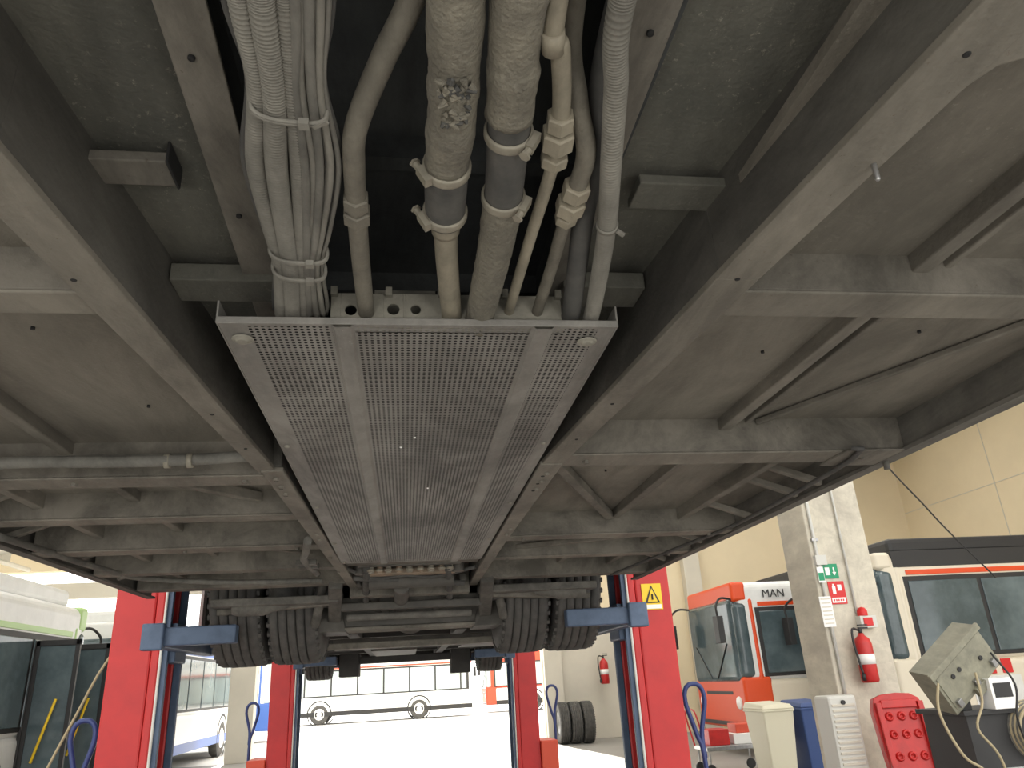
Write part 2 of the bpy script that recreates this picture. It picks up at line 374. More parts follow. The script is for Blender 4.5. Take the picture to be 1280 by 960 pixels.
p.lathe((.90, 4.22, .45), (-1, 0, 0), [(-.10, .0), (-.10, .035), (-.06, .045), (.06, .045), (.10, .03), (.16, .02), (.2, .0)], 'axle', 20)
p.box(-.58, .66, 5.25, 5.33, .245, .285, 'rail')
p.box(-.50, .56, 5.6, 5.75, .26, .33, 'greasy')
p.done("rear_axle", bus, .006)
p = MB(H)
p.box(-.24, .30, 3.42, 3.50, .56, .64, 'greasy')
for i, x in enumerate((-.16, -.12, -.08, -.03, .02, .07, .12, .17, .21)):
    p.cyl((x, 3.62, .50), (x, 3.62, .60), .014, 'copper' if i % 2 else 'clamp', 12)
    p.cyl((x, 3.60, .505), (x, 3.60, .515), .019, 'clamp', 6)
p.box(-.20, .24, 3.68, 3.74, .50, .53, 'copper'); p.box(-.22, .26, 3.56, 3.60, .525, .56, 'axle')
p.cyl((-.18, 3.85, .49), (.24, 3.85, .49), .035, 'greasy'); p.cyl((-.02, 3.9, .47), (-.03, 4.9, .43), .04, 'greasy')
p.cyl((-.25, 3.75, .50), (.30, 3.95, .48), .014, 'rubber'); p.cyl((.20, 3.6, .52), (.25, 4.4, .44), .018, 'rubber')
p.cyl((-.18, 3.6, .52), (-.22, 4.4, .44), .018, 'rubber')
p.tube(smooth_path([(-.28, 3.55, .52), (-.15, 3.78, .50), (0, 3.72, .50), (.15, 3.8, .50), (.33, 3.6, .51)], .03), .009, 'cabledark', 10)
for x in (-.21, .25): p.lathe((x, 3.66, .52), (0, 0, 1), [(-.02, 0), (-.02, .03), (.05, .035), (.08, .03), (.12, .03)], 'greasy', 16)
p.done("driveline", bus, .003)
p = MB(H)
pts = smooth_path([(-1.32, 1.74, .52), (-1.05, 1.76, .512), (-.85, 1.75, .515), (-.65, 1.74, .51), (-.50, 1.75, .515), (-.36, 1.76, .525)], .02)
p.tube(pts, .014, 'cable', 12)
p.tube(smooth_path([(-1.32, 1.79, .53), (-1.0, 1.80, .525), (-.7, 1.78, .53), (-.36, 1.80, .535)], .03), .010, 'conduit', 10)
for x in (-.98, -.50, -.55): p.cyl((x, 1.75, .513), (x + .012, 1.75, .513), .0175, 'clamp', 12)
p.tube(smooth_path([(-1.25, 2.50, .50), (-1.2, 3.2, .50), (-1.15, 3.6, .51), (-.8, 3.75, .50), (-.4, 3.80, .50)], .05), .012, 'cable', 10)
p.tube(smooth_path([(1.12, 1.68, .50), (1.16, 1.75, .49), (1.22, 2.6, .495), (1.18, 3.2, .50), (1.1, 4.0, .50)], .05), .007, 'cabledark', 10)
p.tube(smooth_path([(-.34, 2.7, .495), (-.37, 2.9, .487), (-.40, 3.1, .487), (-.39, 3.5, .49)], .05), .014, 'cable', 10)
for y in (3.15, 3.25): p.box(-.44, -.36, y, y + .04, .48, .50, 'axle')
p.done("brake_lines", bus)

def tyre(parent, cx, cy, cz, w, R, name="tyre"):
    p = MB()
    hw = w / 2; prof = [(-hw * .70, R * .55), (-hw * .95, R * .62), (-hw, R * .78), (-hw * .97, R * .90), (-hw * .86, R * .975)]
    g = 4; x = -hw * .84
    sp = (2 * hw * .84) / (g + 1)
    for i in range(g + 1):
        prof += [(x, R if 0 < i < g else R * .995), (x + sp * .80, R if 0 < i < g else R * .995)]
        if i < g: prof += [(x + sp * .82, R * .955), (x + sp * .98, R * .955)]
        x += sp
    prof += [(hw * .86, R * .975), (hw * .97, R * .90), (hw, R * .78), (hw * .95, R * .62), (hw * .70, R * .55)]
    p.lathe((0, 0, 0), (1, 0, 0), prof, 'tyre', 56)
    p.lathe((0, 0, 0), (1, 0, 0), [(-hw * .7, R * .56), (-hw * .6, R * .50), (-hw * .1, R * .45), (0, R * .2), (.0, .001)], 'steel', 32)
    p.lathe((0, 0, 0), (1, 0, 0), [(hw * .7, R * .56), (hw * .6, R * .50), (hw * .1, R * .45), (0.01, R * .2), (.01, .001)], 'steel', 32)
    for k in range(48):
        t = 2 * math.pi * k / 48
        for sx in (-1, 1):
            c = Vector((sx * hw * .91, math.cos(t) * R * .955, math.sin(t) * R * .955)); d = Vector((0, -math.sin(t), math.cos(t))); n = Vector((0, math.cos(t), math.sin(t)))
            p.beam(c - d * .012, c + d * .012, hw * .12, R * .05, 'tyre', up=n)
    return p.done(name, parent, 0, (cx, cy, cz))
RT = .49
for x in (-.935, -.625, .70, 1.01): tyre(bus, x, 4.85, H + .155 + RT, .285, RT)
for x in (-1.02, 1.02): tyre(bus, x, 9.8, H + .12 + RT, .29, RT)
p = MB(H)
p.box(-.8, .8, 9.7, 9.9, .28, .36, 'under'); p.box(-.78, -.55, 9.6, 10.0, .14, .40, 'under'); p.box(.55, .78, 9.6, 10.0, .12, .40, 'under')
p.done("front_axle", bus, .01)

# ================================================================== PERFORATED TRAY
tray = empty("perforated_cable_tray")
y0, y1 = 1.003, 3.30
p = MB(H)
def sheet(xa, xb, ya, yb, za, zb, key):
    mi = p.mi(key); vs = [p.v((xa, ya, za)), p.v((xb, ya, zb)), p.v((xb, yb, zb)), p.v((xa, yb, za))]; p.face(vs, mi)
segs_ = [(-.268, -.228, .500, .500, 'tray'), (-.228, -.108, .500, .500, 'perf'), (-.108, -.103, .5, .494, 'tray'), (-.103, -.080, .494, .494, 'tray'), (-.080, -.075, .494, .5, 'tray'),
         (-.075, .192, .5, .5, 'perf'), (.192, .197, .5, .494, 'tray'), (.197, .222, .494, .494, 'tray'), (.222, .227, .494, .5, 'tray'), (.227, .298, .5, .5, 'perf'), (.298, .325, .5, .5, 'tray')]
for xa, xb, za, zb, k in segs_:
    if k == 'perf':
        sheet(xa, xb, y0, y0 + .012, za, zb, 'tray'); sheet(xa, xb, y0 + .012, y1 - .02, za, zb, 'perf'); sheet(xa, xb, y1 - .02, y1, za, zb, 'tray')
    else: sheet(xa, xb, y0, y1, za, zb, k)
p.done("tray_sheet", tray)
p = MB(H)
p.box(-.262, .320, 1.045, y1 - .01, .509, .511, 'hole')  # added black sheet, paints even darkness behind the perforations
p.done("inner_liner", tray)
p = MB(H)
p.box(-.270, -.267, y0, y1, .499, .535, 'tray'); p.box(.324, .327, y0, y1, .499, .535, 'tray')
p.box(-.268, .325, y0 - .003, y0, .497, .508, 'tray')
for x in (-.242, .288):
    p.lathe((x, 1.055, .498), (0, 0, -1), [(0, .016), (.002, .016), (.003, .011), (.006, .009), (.0065, 0)], 'bracket', 24)
for x in (-.255, .312):
    for y in (1.6, 2.2, 2.8, 3.25): p.lathe((x, y, .499), (0, 0, -1), [(0, .006), (.004, .005), (.005, 0)], 'bracket', 14)
for x, y in ((.02, 1.55), (.06, 2.0), (-.01, 1.62)): p.lathe((x, y, .499), (0, 0, -1), [(0, .003), (.002, .002), (.0022, 0)], 'signwhite', 8)
p.done("tray_flanges", tray, .001)
p = MB(H)
def plate_holes():
    xs0, xs1, za, zb, Y, th = -.112, .245, .500, .565, 1.03, .004
    holes = [(-.082, .536, .009), (-.018, .538, .0095), (.016, .538, .008)]
    mi = p.mi('bracket'); cur = xs0
    for hx, hz, hr in holes:
        a, b = hx - .015, hx + .015
        if a > cur: p.box(cur, a, Y, Y + th, za, zb, 'bracket')
        n = 24; ring = []; outer = []
        for k in range(n):
            t = 2 * math.pi * k / n; ring.append((hx + hr * math.cos(t), hz + hr * math.sin(t)))
            c, s_ = math.cos(t), math.sin(t); f = .015 / max(abs(c), abs(s_))
            outer.append((max(a, min(b, hx + c * f)), hz + s_ * f))
        for yy in (Y, Y + th):
            R_ = [p.v((x, yy, zc)) for x, zc in ring]; O = [p.v((x, yy, zc)) for x, zc in outer]
            for k in range(n): p.face([R_[k], R_[(k + 1) % n], O[(k + 1) % n], O[k]], mi)
        A = [p.v((x, Y, zc)) for x, zc in ring]; B = [p.v((x, Y + th, zc)) for x, zc in ring]
        for k in range(n): p.face([A[k], A[(k + 1) % n], B[(k + 1) % n], B[k]], mi)
        p.box(a, b, Y, Y + th, za, hz - .015, 'bracket'); p.box(a, b, Y, Y + th, hz + .015, zb, 'bracket')
        cur = b
    p.box(cur, xs1, Y, Y + th, za, zb, 'bracket')
plate_holes()
p.box(-.112, .245, 1.005, 1.032, .501, .503, 'bracket')
for x in (-.112, -.03, .05, .15, .235): p.box(x, x + .010, 1.02, 1.03, .558, .572, 'bracket')
p.box(-.05, .05, 1.10, 1.12, .55, .61, 'bracket')
p.done("end_bracket", tray, .0006)

# ================================================================== PIPES / HOSES
def along(path, y):
    best = min(range(len(path)), key=lambda i: abs(path[i].y - y))
    d = (path[min(best + 1, len(path) - 1)] - path[max(best - 1, 0)]).normalized()
    return path[best], d
def clamp(p, c, d, r, side=1):
    w = .0065
    d = d.normalized()
    p.lathe(c, d, [(-w, r), (-w, r + .0025), (-w * .6, r + .0032), (w * .6, r + .0032), (w, r + .0025), (w, r)], 'clamp', 32)
    n = Vector((side, 0, -.55)); n = (n - d * n.dot(d)).normalized(); t = d.cross(n)
    cc = c + n * (r + .005)
    p.beam(cc - t * .011, cc + t * .011, .013, .009, 'clamp', up=n)
    p.cyl(cc + t * .011, cc + t * .019, .0045, 'clamp', 8); p.cyl(cc + t * .019, cc + t * .022, .0065, 'clamp', 6)
def hexnut(p, c, d, r, L, key='tan'):
    p.tube([c - d * L / 2, c - d * L * .42, c + d * L * .42, c + d * L / 2], [r * .88, r, r, r * .88], key, 6)
EY = 1.045
h = empty("coolant_hose")
top = smooth_path([(.015, YB, .56), (.030, 0, .56), (.044, .475, .553), (.048, .60, .55), (.047, .695, .55)], .008)
p = MB(H); p.tube(top, [.0258 + (.0009 * math.sin(i * .7)) for i in range(len(top))], 'insul', 28, jitter=.03)
for k in range(46):
    a = random.uniform(-.9, .9); yy = random.uniform(.54, .60)
    c = Vector((.047 + .024 * math.sin(a * .7), yy, .55 - .0252 * math.cos(a * .7)))
    p.tube([c, c + Vector((random.uniform(-.009, .009), random.uniform(-.009, .009), -.003))], [.0045, .0015], 'insul' if k % 3 else 'rubber', 6)
p.done("insulated_section", h)
mid = smooth_path([(.047, .67, .55), (.048, .73, .55), (.050, .80, .549)], .006)
p = MB(H); n = len(mid); p.tube(mid, [.0240 + .0015 * math.sin(i / n * math.pi) for i in range(n)], 'rubber', 28); p.done("rubber_sleeve", h)
low = smooth_path([(.050, .78, .549), (.056, .88, .543), (.070, 1.02, .531), (.072, EY, .528)], .01)
p = MB(H); p.tube(low, .0155, 'tan', 20); p.tube(smooth_path([(.0495, .795, .549), (.052, .825, .547)], .006), .0185, 'tan', 20); p.done("lower_pipe", h)
p = MB(H)
for yy in (.70, .79):
    c, d = along(top + mid, yy) if yy < .75 else along(mid, yy); clamp(p, c, d, .0250, -1)
p.done("hose_clamps", h)
h = empty("coolant_hose")
top = smooth_path([(.075, YB, .56), (.086, 0, .56), (.099, .47, .553), (.105, .56, .55), (.108, .61, .55)], .008)
p = MB(H); p.tube(top, [.0258 + (.0009 * math.sin(i * .6 + 1)) for i in range(len(top))], 'insul', 28, jitter=.028)
p.done("insulated_section", h)
mid = smooth_path([(.107, .59, .55), (.114, .68, .549), (.120, .775, .547)], .006)
p = MB(H); n = len(mid); p.tube(mid, .0232, 'rubber', 28); p.done("rubber_sleeve", h)
low = smooth_path([(.1195, .755, .548), (.120, .85, .541), (.117, .95, .532), (.114, 1.02, .524), (.113, EY, .52)], .008)
p = MB(H); p.tube(low, [.0250 - .0035 * i / len(low) for i in range(len(low))], 'insul', 26, jitter=.028); p.done("lower_section", h)
p = MB(H)
for yy in (.635, .75):
    c, d = along(mid, yy); clamp(p, c, d, .0240, 1)
p.done("hose_clamps", h)
h = empty("steel_pipe")
pa = smooth_path([(.20, -.2, .645), (.080, .25, .62), (.014, .478, .582), (-.020, .56, .568), (-.044, .622, .558), (-.0545, .66, .551), (-.057, .70, .549), (-.059, .77, .548), (-.060, .9, .542), (-.059, 1.02, .534), (-.059, EY, .532)], .01)
p = MB(H); p.tube(pa, .0125, 'pipe', 20); p.done("tube", h)
p = MB(H); c, d = along(pa, .765); hexnut(p, c, d, .0165, .022, 'pipe'); c, d = along(pa, .80); hexnut(p, c, d, .018, .022, 'pipe'); p.done("union_nut", h)
h = empty("steel_pipe")
pa = smooth_path([(.125, YB, .60), (.13, .1, .59), (.132, .468, .55), (.145, .52, .55), (.160, .59, .55), (.167, .66, .549), (.168, .72, .548), (.165, .85, .546), (.161, 1.02, .538), (.16, EY, .536)], .008)
p = MB(H); n = len(pa); p.tube(pa, [.0098 if q.y < .62 else .0078 for q in pa], 'tan', 18)
c, d = along(pa, .505); p.tube([c - d * .012, c + d * .012], .0115, 'tan', 16); p.done("tube", h)
p = MB(H)
c, d = along(pa, .615); hexnut(p, c, d, .0155, .022); c, d = along(pa, .645); hexnut(p, c, d, .019, .026)
c, d = along(pa, .675); hexnut(p, c, d, .0165, .016); p.done("union_nut", h)
h = empty("steel_pipe")
pa = smooth_path([(.155, YB, .62), (.15, .2, .61), (.157, .50, .588), (.180, .60, .568), (.203, .664, .553), (.206, .72, .55), (.205, .80, .549), (.207, .90, .545), (.206, 1.02, .538), (.206, EY, .536)], .008)
p = MB(H); p.tube(pa, [.0115 if q.y < .74 else .0088 for q in pa], 'pipe', 18); p.done("tube", h)
p = MB(H)
c, d = along(pa, .735); hexnut(p, c, d, .0175, .024); c, d = along(pa, .765); hexnut(p, c, d, .019, .024)
c, d = along(pa, .79); hexnut(p, c, d, .015, .014); p.done("union_nut", h)
def corrugated(p, path, r, key, pitch=.0048, seg=18):
    q = smooth_path(path, pitch / 3); p.tube(q, [r * (1.0 if i % 3 else .87) for i in range(len(q))], key, seg)
    return q
h = empty("corrugated_conduit")
p = MB(H); pg = corrugated(p, [(.155, -.3, .54), (.172, .2, .545), (.188, .463, .545), (.209, .56, .545), (.234, .676, .543), (.260, .80, .538), (.282, .95, .530), (.290, 1.02, .525), (.292, EY, .522)], .0125, 'conduit'); p.done("conduit", h)
p = MB(H); c, d = along(pg, .79); p.lathe(c, d, [(-.0025, .0125), (-.0025, .0145), (.0025, .0145), (.0025, .0125)], 'conduit', 24)
p.beam(c + Vector((.012, 0, -.008)), c + Vector((.022, .004, -.012)), .005, .004, 'conduit'); p.done("zip_tie", h)
h = empty("rubber_hose")
p = MB(H); p.tube(smooth_path([(.19, -.3, .61), (.205, .5, .60), (.225, .68, .580), (.233, .80, .566), (.250, .95, .540), (.258, 1.02, .530), (.258, EY, .528)], .01), .0145, 'cabledark', 18); p.done("hose", h)

h = empty("cable_bundle")
stations = [(-.3), .30, .485, .58, .70, .82, .90, 1.00, 1.042]
cen = [-.06, -.090, -.104, -.112, -.122, -.134, -.142, -.151, -.155]
half = [.045, .040, .036, .030, .044, .034, .026, .030, .032]
def strand(p, u, zo, r, key, corr=False, wob=.0):
    path = []
    for i, (y, c, hf) in enumerate(zip(stations, cen, half)):
        w = random.uniform(-wob, wob)
        path.append((c + u * hf + w, y, .545 - .012 * min(1, max(0, (y - .7) / .4)) + zo))
    if corr: corrugated(p, path, r, key, .0042, 14)
    else: p.tube(smooth_path(path, .012), r, key, 12)
p = MB(H)
strand(p, -.92, 0.0, .0115, 'conduit', True); strand(p, -.42, -.006, .0125, 'conduit', True); strand(p, .08, -.004, .0085, 'conduit', True)
strand(p, -.70, .013, .010, 'cable', True)
p.done("corrugated_strands", h)
p = MB(H)
for u, zo, r, k in ((-1.25, .008, .005, 'cabledark'), (.28, -.006, .006, 'cable'), (.43, -.002, .0055, 'conduit'), (.58, .003, .006, 'cabledark'), (.68, -.005, .005, 'cable'),
                    (.80, .001, .0055, 'cable'), (.92, -.003, .004, 'conduit'), (1.02, .005, .0045, 'cabledark'), (1.12, 0, .003, 'cable'), (-.1, .012, .009, 'cable'), (.3, .012, .009, 'cabledark'),
                    (.9, .012, .008, 'cable'), (.55, .012, .008, 'cable'), (.36, .005, .005, 'cable'), (.75, .008, .005, 'cabledark'), (1.18, .010, .003, 'cabledark')):
    strand(p, u, zo, r, k, wob=.0026)
p.done("loose_cables", h)
p = MB(H)
def tie(y, cx, hw, z0, hz=.019):
    ring = []
    for k in range(36):
        t = 2 * math.pi * k / 36; c, s_ = math.cos(t), math.sin(t)
        ring.append((cx + hw * math.copysign(abs(c) ** .7, c), y + .006 * c, z0 + hz * math.copysign(abs(s_) ** .7, s_)))
    p.tube(ring, .0022, 'conduit', 8, closed=True)
    ring2 = [(a, b + .003, c) for a, b, c in ring]; p.tube(ring2, .0022, 'conduit', 8, closed=True)
    p.box(cx + .010, cx + .020, y - .004, y + .006, z0 - hz - .005, z0 - hz + .002, 'conduit')
tie(.605, -.114, .036, .541); tie(.905, -.142, .034, .534); tie(.865, -.138, .036, .537)
p.beam((-.09, .61, .52), (-.075, .595, .515), .004, .002, 'conduit')
p.done("zip_ties", h)

# ================================================================== MOBILE COLUMN LIFTS
def column_lift(x, y, sx, label=False):
    e = empty("mobile_column_lift", (x, y, 0)); s = sx
    p = MB()
    def bx(a, b, *r): p.box(min(a * s, b * s), max(a * s, b * s), *r)
    bx(-.07, .16, -.17, .17, .12, 2.75, 'red'); bx(-.12, -.07, -.17, -.13, .12, 2.75, 'red'); bx(-.12, -.07, .13, .17, .12, 2.75, 'red')
    bx(-.14, .18, -.19, .19, 2.75, 2.82, 'red')
    p.done("mast", e, .012)
    p = MB(); bx(-.16, -.12, -.165, -.13, .12, 2.7, 'bluegrey'); bx(-.16, -.12, .13, .165, .12, 2.7, 'bluegrey'); bx(-.085, -.071, -.12, .12, .15, 2.7, 'black')
    p.cyl((-.10 * s, 0, .2), (-.10 * s, 0, 2.7), .02, 'steel', 14)
    p.cyl((-.128 * s, -.180, .2), (-.128 * s, -.180, 2.7), .008, 'grille', 10)
    p.done("guide_rails", e, .003)
    p = MB()
    bx(-.19, -.11, -.12, .12, H + .20, H + .42, 'bluegrey'); bx(-.24, -.17, -.62, .62, H + .26, H + .36, 'bluegrey')
    for yy in (-.60, .52): bx(-.62, -.20, yy, yy + .08, H + .265, H + .36, 'bluegrey')
    bx(-.26, -.15, -.635, -.57, H + .245, H + .38, 'bluegrey')
    p.done("fork_carriage", e, .008)
    p = MB()
    for yy in (-.5, .42): bx(-1.05, .15, yy, yy + .08, .04, .14, 'red')
    bx(.0, .5, -.5, .5, .05, .16, 'red'); bx(.16, .36, -.22, .22, .16, .92, 'redor')
    for xx, yy in ((-1.0, -.46), (-1.0, .46), (.4, -.4), (.4, .4)): p.cyl((xx * s, yy - .03, .06), (xx * s, yy + .03, .06), .06, 'black', 20)
    p.done("base_frame", e, .01)
    p = MB()
    hx = .42
    loop = [(hx * s, .35, .16), (hx * s + .03 * s, .38, 1.0), (hx * s, .40, 1.20), (hx * s - .05 * s, .40, 1.40), (hx * s - .03 * s, .40, 1.49), (hx * s + .02 * s, .40, 1.51), (hx * s + .07 * s, .40, 1.49), (hx * s + .09 * s, .40, 1.40), (hx * s + .04 * s, .40, 1.20), (hx * s + .035 * s, .385, 1.05)]
    p.tube(smooth_path(loop, .03), .016, 'blue', 12); p.done("tow_handle", e)
    if label:
        p = MB(); p.box(-.03, .10, -.176, -.171, 1.97, 2.13, 'yellow')
        p.box(-.02, .09, -.179, -.176, 1.975, 2.0, 'signwhite')
        vs = [p.v((-.015, -.179, 2.01)), p.v((.085, -.179, 2.01)), p.v((.035, -.179, 2.12))]; p.face(vs, p.mi('black'))
        vs = [p.v((.002, -.181, 2.018)), p.v((.068, -.181, 2.018)), p.v((.035, -.181, 2.102))]; p.face(vs, p.mi('yellow'))
        p.cyl((.035, -.183, 2.03), (.035, -.183, 2.065), .006, 'black', 8)
        p.done("warning_label", e)
    return e
column_lift(-1.52, 4.95, -1); column_lift(1.53, 4.95, 1, True)
column_lift(-1.40, 9.8, -1); column_lift(1.42, 9.8, 1)

# ================================================================== HALL
p = MB(); p.box(-16, 18, -8, 22, -.1, 0, 'floor'); p.done("floor")
p = MB(); p.box(-60, 60, 22.01, 90, -.12, -.01, 'ground'); p.done("ground")
p = MB()
p.box(3.8, 16.2, 22, 22.3, 0, 9, 'wall'); p.box(-4.6, -3.95, 22, 22.4, 0, 9, 'wallgrey'); p.box(-16, -11.5, 22, 22.3, 0, 9, 'wall')
p.box(-3.95, 3.8, 22, 22.3, 5.0, 9, 'wall'); p.box(-11.5, -4.6, 22, 22.3, 5.0, 9, 'wall')
p.box(3.8, 7.4, 21.9, 22, 0, 3.0, 'wallgrey')
for x in (3.8, 8.2, 12.6): p.box(x, x + .5, 21.7, 22, 0, 9, 'wallgrey')
p.done("wall_front", None, .01)
p = MB(); p.box(16, 16.3, 2, 22, 0, 9, 'wall')
for z in (2.9, 5.9): p.box(15.985, 16, 2, 22, z, z + .02, 'wallgrey')
for y in (6, 10, 14, 18): p.box(15.985, 16, y, y + .02, 0, 9, 'wallgrey')
p.done("wall_right")
p = MB(); p.box(-16.3, -16, -2, 22, 0, 9, 'wall'); p.done("wall_left")
p = MB(); p.box(-16.3, 16.3, 1.5, 22.3, 9, 9.2, 'ceil'); p.done("ceiling")
p = MB()
for y in (6, 11, 16, 20): p.box(-16, 16, y, y + .35, 8.1, 9, 'ceil')
p.done("trim_1", None)
p = MB()
for x in (-12, -6, 5, 10):
    for y in (7.2, 12.2, 17.2): p.box(x - 1.4, x + 1.4, y, y + 2.6, 8.95, 8.99, 'skylight')
p.done("window_1")
e = empty("overhead_pipe")
p = MB()
for i, z in enumerate((4.3, 4.6, 5.0)): p.cyl((-15, 15 + i * .2, z), (-3.5, 15 + i * .2, z), .05, 'wallgrey')
for x in (-13, -10.5, -7.5, -5): p.box(x, x + .06, 15, 15.5, 4.2, 8.05, 'wallgrey')
for x in (-9.6, -7.2): p.cyl((x, 8, 4.9), (x, 21, 4.9), .06, 'wallgrey')
for z in (3.9,): p.box(-15, -3.6, 19, 19.15, z, z + .35, 'wallgrey')
p.done("pipe_run", e)
PX0, PX1, PY = 4.25, 4.93, 7.5
e = empty("concrete_pillar")
p = MB(); p.box(PX0, PX1, PY, PY + .58, 0, 8.95, 'pillar'); p.done("shaft", e, .02)
p = MB(); p.cyl((PX0 + .06, PY - .02, 1.0), (PX0 + .06, PY - .02, 5), .018, 'grille', 10); p.cyl((4.62, PY - .02, H + .45), (4.62, PY - .02, 5), .012, 'grille', 10)
for z in (2.1, 2.8): p.box(PX0 + .03, PX0 + .10, PY - .035, PY, z, z + .03, 'steel')
p.box(PX0 + .02, PX0 + .14, PY - .05, PY, H + .95, H + 1.05, 'grille')
p.done("conduit_pipe", e)
def sign(name, x, z, w, h_, bg, deco=None, y=PY):
    p = MB(); p.box(x - w / 2, x + w / 2, y - .008, y - .002, z - h_ / 2, z + h_ / 2, bg)
    if deco: deco(p, x, y - .011, z)
    return p.done(name)
def d_exit(p, x, y, z):
    p.box(x - .06, x - .01, y, y + .003, z - .04, z + .04, 'signwhite'); p.box(x + .03, x + .045, y, y + .003, z - .01, z + .04, 'signwhite')
    mi = p.mi('signwhite'); p.face([p.v((x + .015, y, z - .01)), p.v((x + .06, y, z - .01)), p.v((x + .0375, y, z - .045))], mi)
def d_ext(p, x, y, z):
    p.box(x - .05, x - .015, y, y + .003, z - .01, z + .07, 'signwhite'); p.box(x - .042, x - .024, y, y + .003, z + .07, z + .09, 'signwhite')
    p.box(x + .01, x + .055, y, y + .003, z + .02, z + .08, 'signwhite'); p.box(x - .075, x + .075, y, y + .003, z - .10, z - .05, 'signwhite')
    for k in range(5): p.box(x - .06 + k * .025, x - .045 + k * .025, y - .001, y, z - .085, z - .065, 'signred')
sign("emergency_exit_sign", 4.43, H + .885, .17, .15, 'signgreen', d_exit)
sign("fire_extinguisher_sign", 4.46, H + .665, .18, .23, 'signred', d_ext)
sign("notice_sign", 4.29, H + .48, .13, .30, 'signwhite', lambda p, x, y, z: [p.box(x - .05, x + .05, y, y + .003, z - .12 + k * .04, z - .11 + k * .04, 'wallgrey') for k in range(7)], PY - .03)
sign("small_notice", 4.30, H + .85, .07, .16, 'signwhite', lambda p, x, y, z: p.box(x - .03, x + .03, y, y + .003, z - .06, z + .02, 'signgreen'), PY - .03)
def extinguisher(x, y, z, sc=1.0):
    e = empty("fire_extinguisher", (x, y, z)); e.scale = (sc,) * 3
    p = MB(); p.lathe((0, 0, 0), (0, 0, 1), [(-.22, 0), (-.22, .07), (-.20, .08), (.12, .08), (.17, .065), (.20, .03), (.22, .025), (.22, 0)], 'extred', 28)
    p.lathe((0, 0, 0), (0, 0, 1), [(-.06, .0805), (-.06, .082), (.03, .082), (.03, .0805)], 'signwhite', 28); p.done("cylinder", e)
    p = MB(); p.cyl((0, 0, .21), (0, 0, .27), .018, 'black'); p.box(-.015, .08, -.012, .012, .26, .275, 'black'); p.box(-.015, .08, -.012, .012, .29, .30, 'black')
    p.tube(smooth_path([(-.02, 0, .25), (-.09, -.02, .26), (-.11, -.03, .15), (-.10, -.04, -.02), (-.09, -.05, -.14)], .02), .011, 'black', 10); p.cyl((-.09, -.05, -.14), (-.09, -.05, -.20), .018, 'black')
    p.box(-.02, .02, .07, .11, -.02, .08, 'steel'); p.done("valve_and_hose", e)
extinguisher(4.55, PY - .12, H + .02, 1.05)
extinguisher(5.42, 21.45, H + .1, 1.5)
e = empty("alarm_call_point"); p = MB(); p.box(4.60, 4.78, PY - .09, PY, H + .30, H + .42, 'grille'); p.box(4.63, 4.73, PY - .10, PY - .09, H + .32, H + .40, 'signred')
p.lathe((4.66, PY - .05, H + .42), (0, 0, 1), [(0, .05), (.05, .05), (.08, .03), (.09, 0)], 'signred', 18); p.done("housing", e, .006)
e = empty("louvred_vent_heater")
p = MB(); p.box(3.93, 4.22, 7.15, 7.42, .0, H - .30, 'grille'); p.done("case", e, .025)
p = MB()
for k in range(14): p.box(3.96, 4.19, 7.14, 7.155, H - .98 + k * .045, H - .96 + k * .045, 'wallgrey')
p.cyl((4.075, 7.13, H - .36), (4.075, 7.16, H - .36), .02, 'black'); p.done("louvres", e)
e = empty("red_plastic_seat")
p = MB()
outl = [(-.20, -.60), (-.23, -.2), (-.24, .12), (-.21, .22), (-.13, .25), (.0, .26), (.13, .25), (.20, .21), (.235, .12), (.24, -.2), (.22, -.60)]
mi = p.mi('extred')
A = [p.v((x, -.03, z)) for x, z in outl]; B = [p.v((x, .06, z)) for x, z in outl]
p.face(A, mi); p.face(B[::-1], mi)
for i in range(len(outl)):
    j = (i + 1) % len(outl); p.face([A[i], A[j], B[j], B[i]], mi)
for a_ in (-.19, .19): p.box(a_ - .025, a_ + .025, -.07, -.02, -.58, .18, 'extred')
p.box(-.16, .16, -.055, -.02, .13, .20, 'extred')
for x in (-.11, 0, .11):
    for z in (-.45, -.27, -.09, .06): p.lathe((x, -.03, z), (0, -1, 0), [(0, .04), (.02, .034), (.025, .022), (.004, .014), (.002, 0)], 'extred', 16)
p.done("seat_shell", e, .022, (4.50, 6.95, H - .56), (math.radians(-8), 0, math.radians(-10)))
p = MB(); p.beam((4.35, 6.98, .5), (4.30, 7.1, 0), .05, .03, 'extred'); p.beam((4.66, 6.95, .5), (4.68, 7.1, 0), .05, .03, 'extred'); p.box(4.28, 4.72, 6.8, 7.1, .42, .5, 'extred'); p.done("seat_base", e, .01)
e = empty("workshop_diagnostic_cart", (3.72, 5.0, 0))
p = MB(); p.box(-.26, .26, -.09, .09, -.16, .16, 'khaki'); p.box(-.24, .24, -.096, -.09, -.13, .11, 'khaki'); p.box(-.275, .275, -.11, -.085, .12, .165, 'khaki')
for x in (-.2, 0, .2): p.box(x - .02, x + .02, -.12, -.09, -.13, -.08, 'steel')
for x, z in ((-.12, .04), (-.05, .04), (.14, -.02)): p.cyl((x, -.105, z), (x, -.095, z), .016, 'black', 14)
p.box(-.05, .05, -.125, -.09, -.18, -.12, 'khaki')
p.done("tilted_enclosure", e, .012, (0, 0, H - .08), (math.radians(12), math.radians(-36), 0))
p = MB()
p.box(-.05, .40, -.05, .40, .15, H - .38, 'black'); p.box(-.08, .43, -.08, .43, H - .38, H - .35, 'black'); p.box(.0, .35, -.06, -.05, .5, .9, 'steel')
p.box(.13, .30, -.12, .02, H - .35, H - .16, 'signwhite'); p.box(.15, .28, -.125, -.12, H - .28, H - .19, 'black'); p.box(-.02, .05, .0, .05, H - .4, H - .2, 'black')
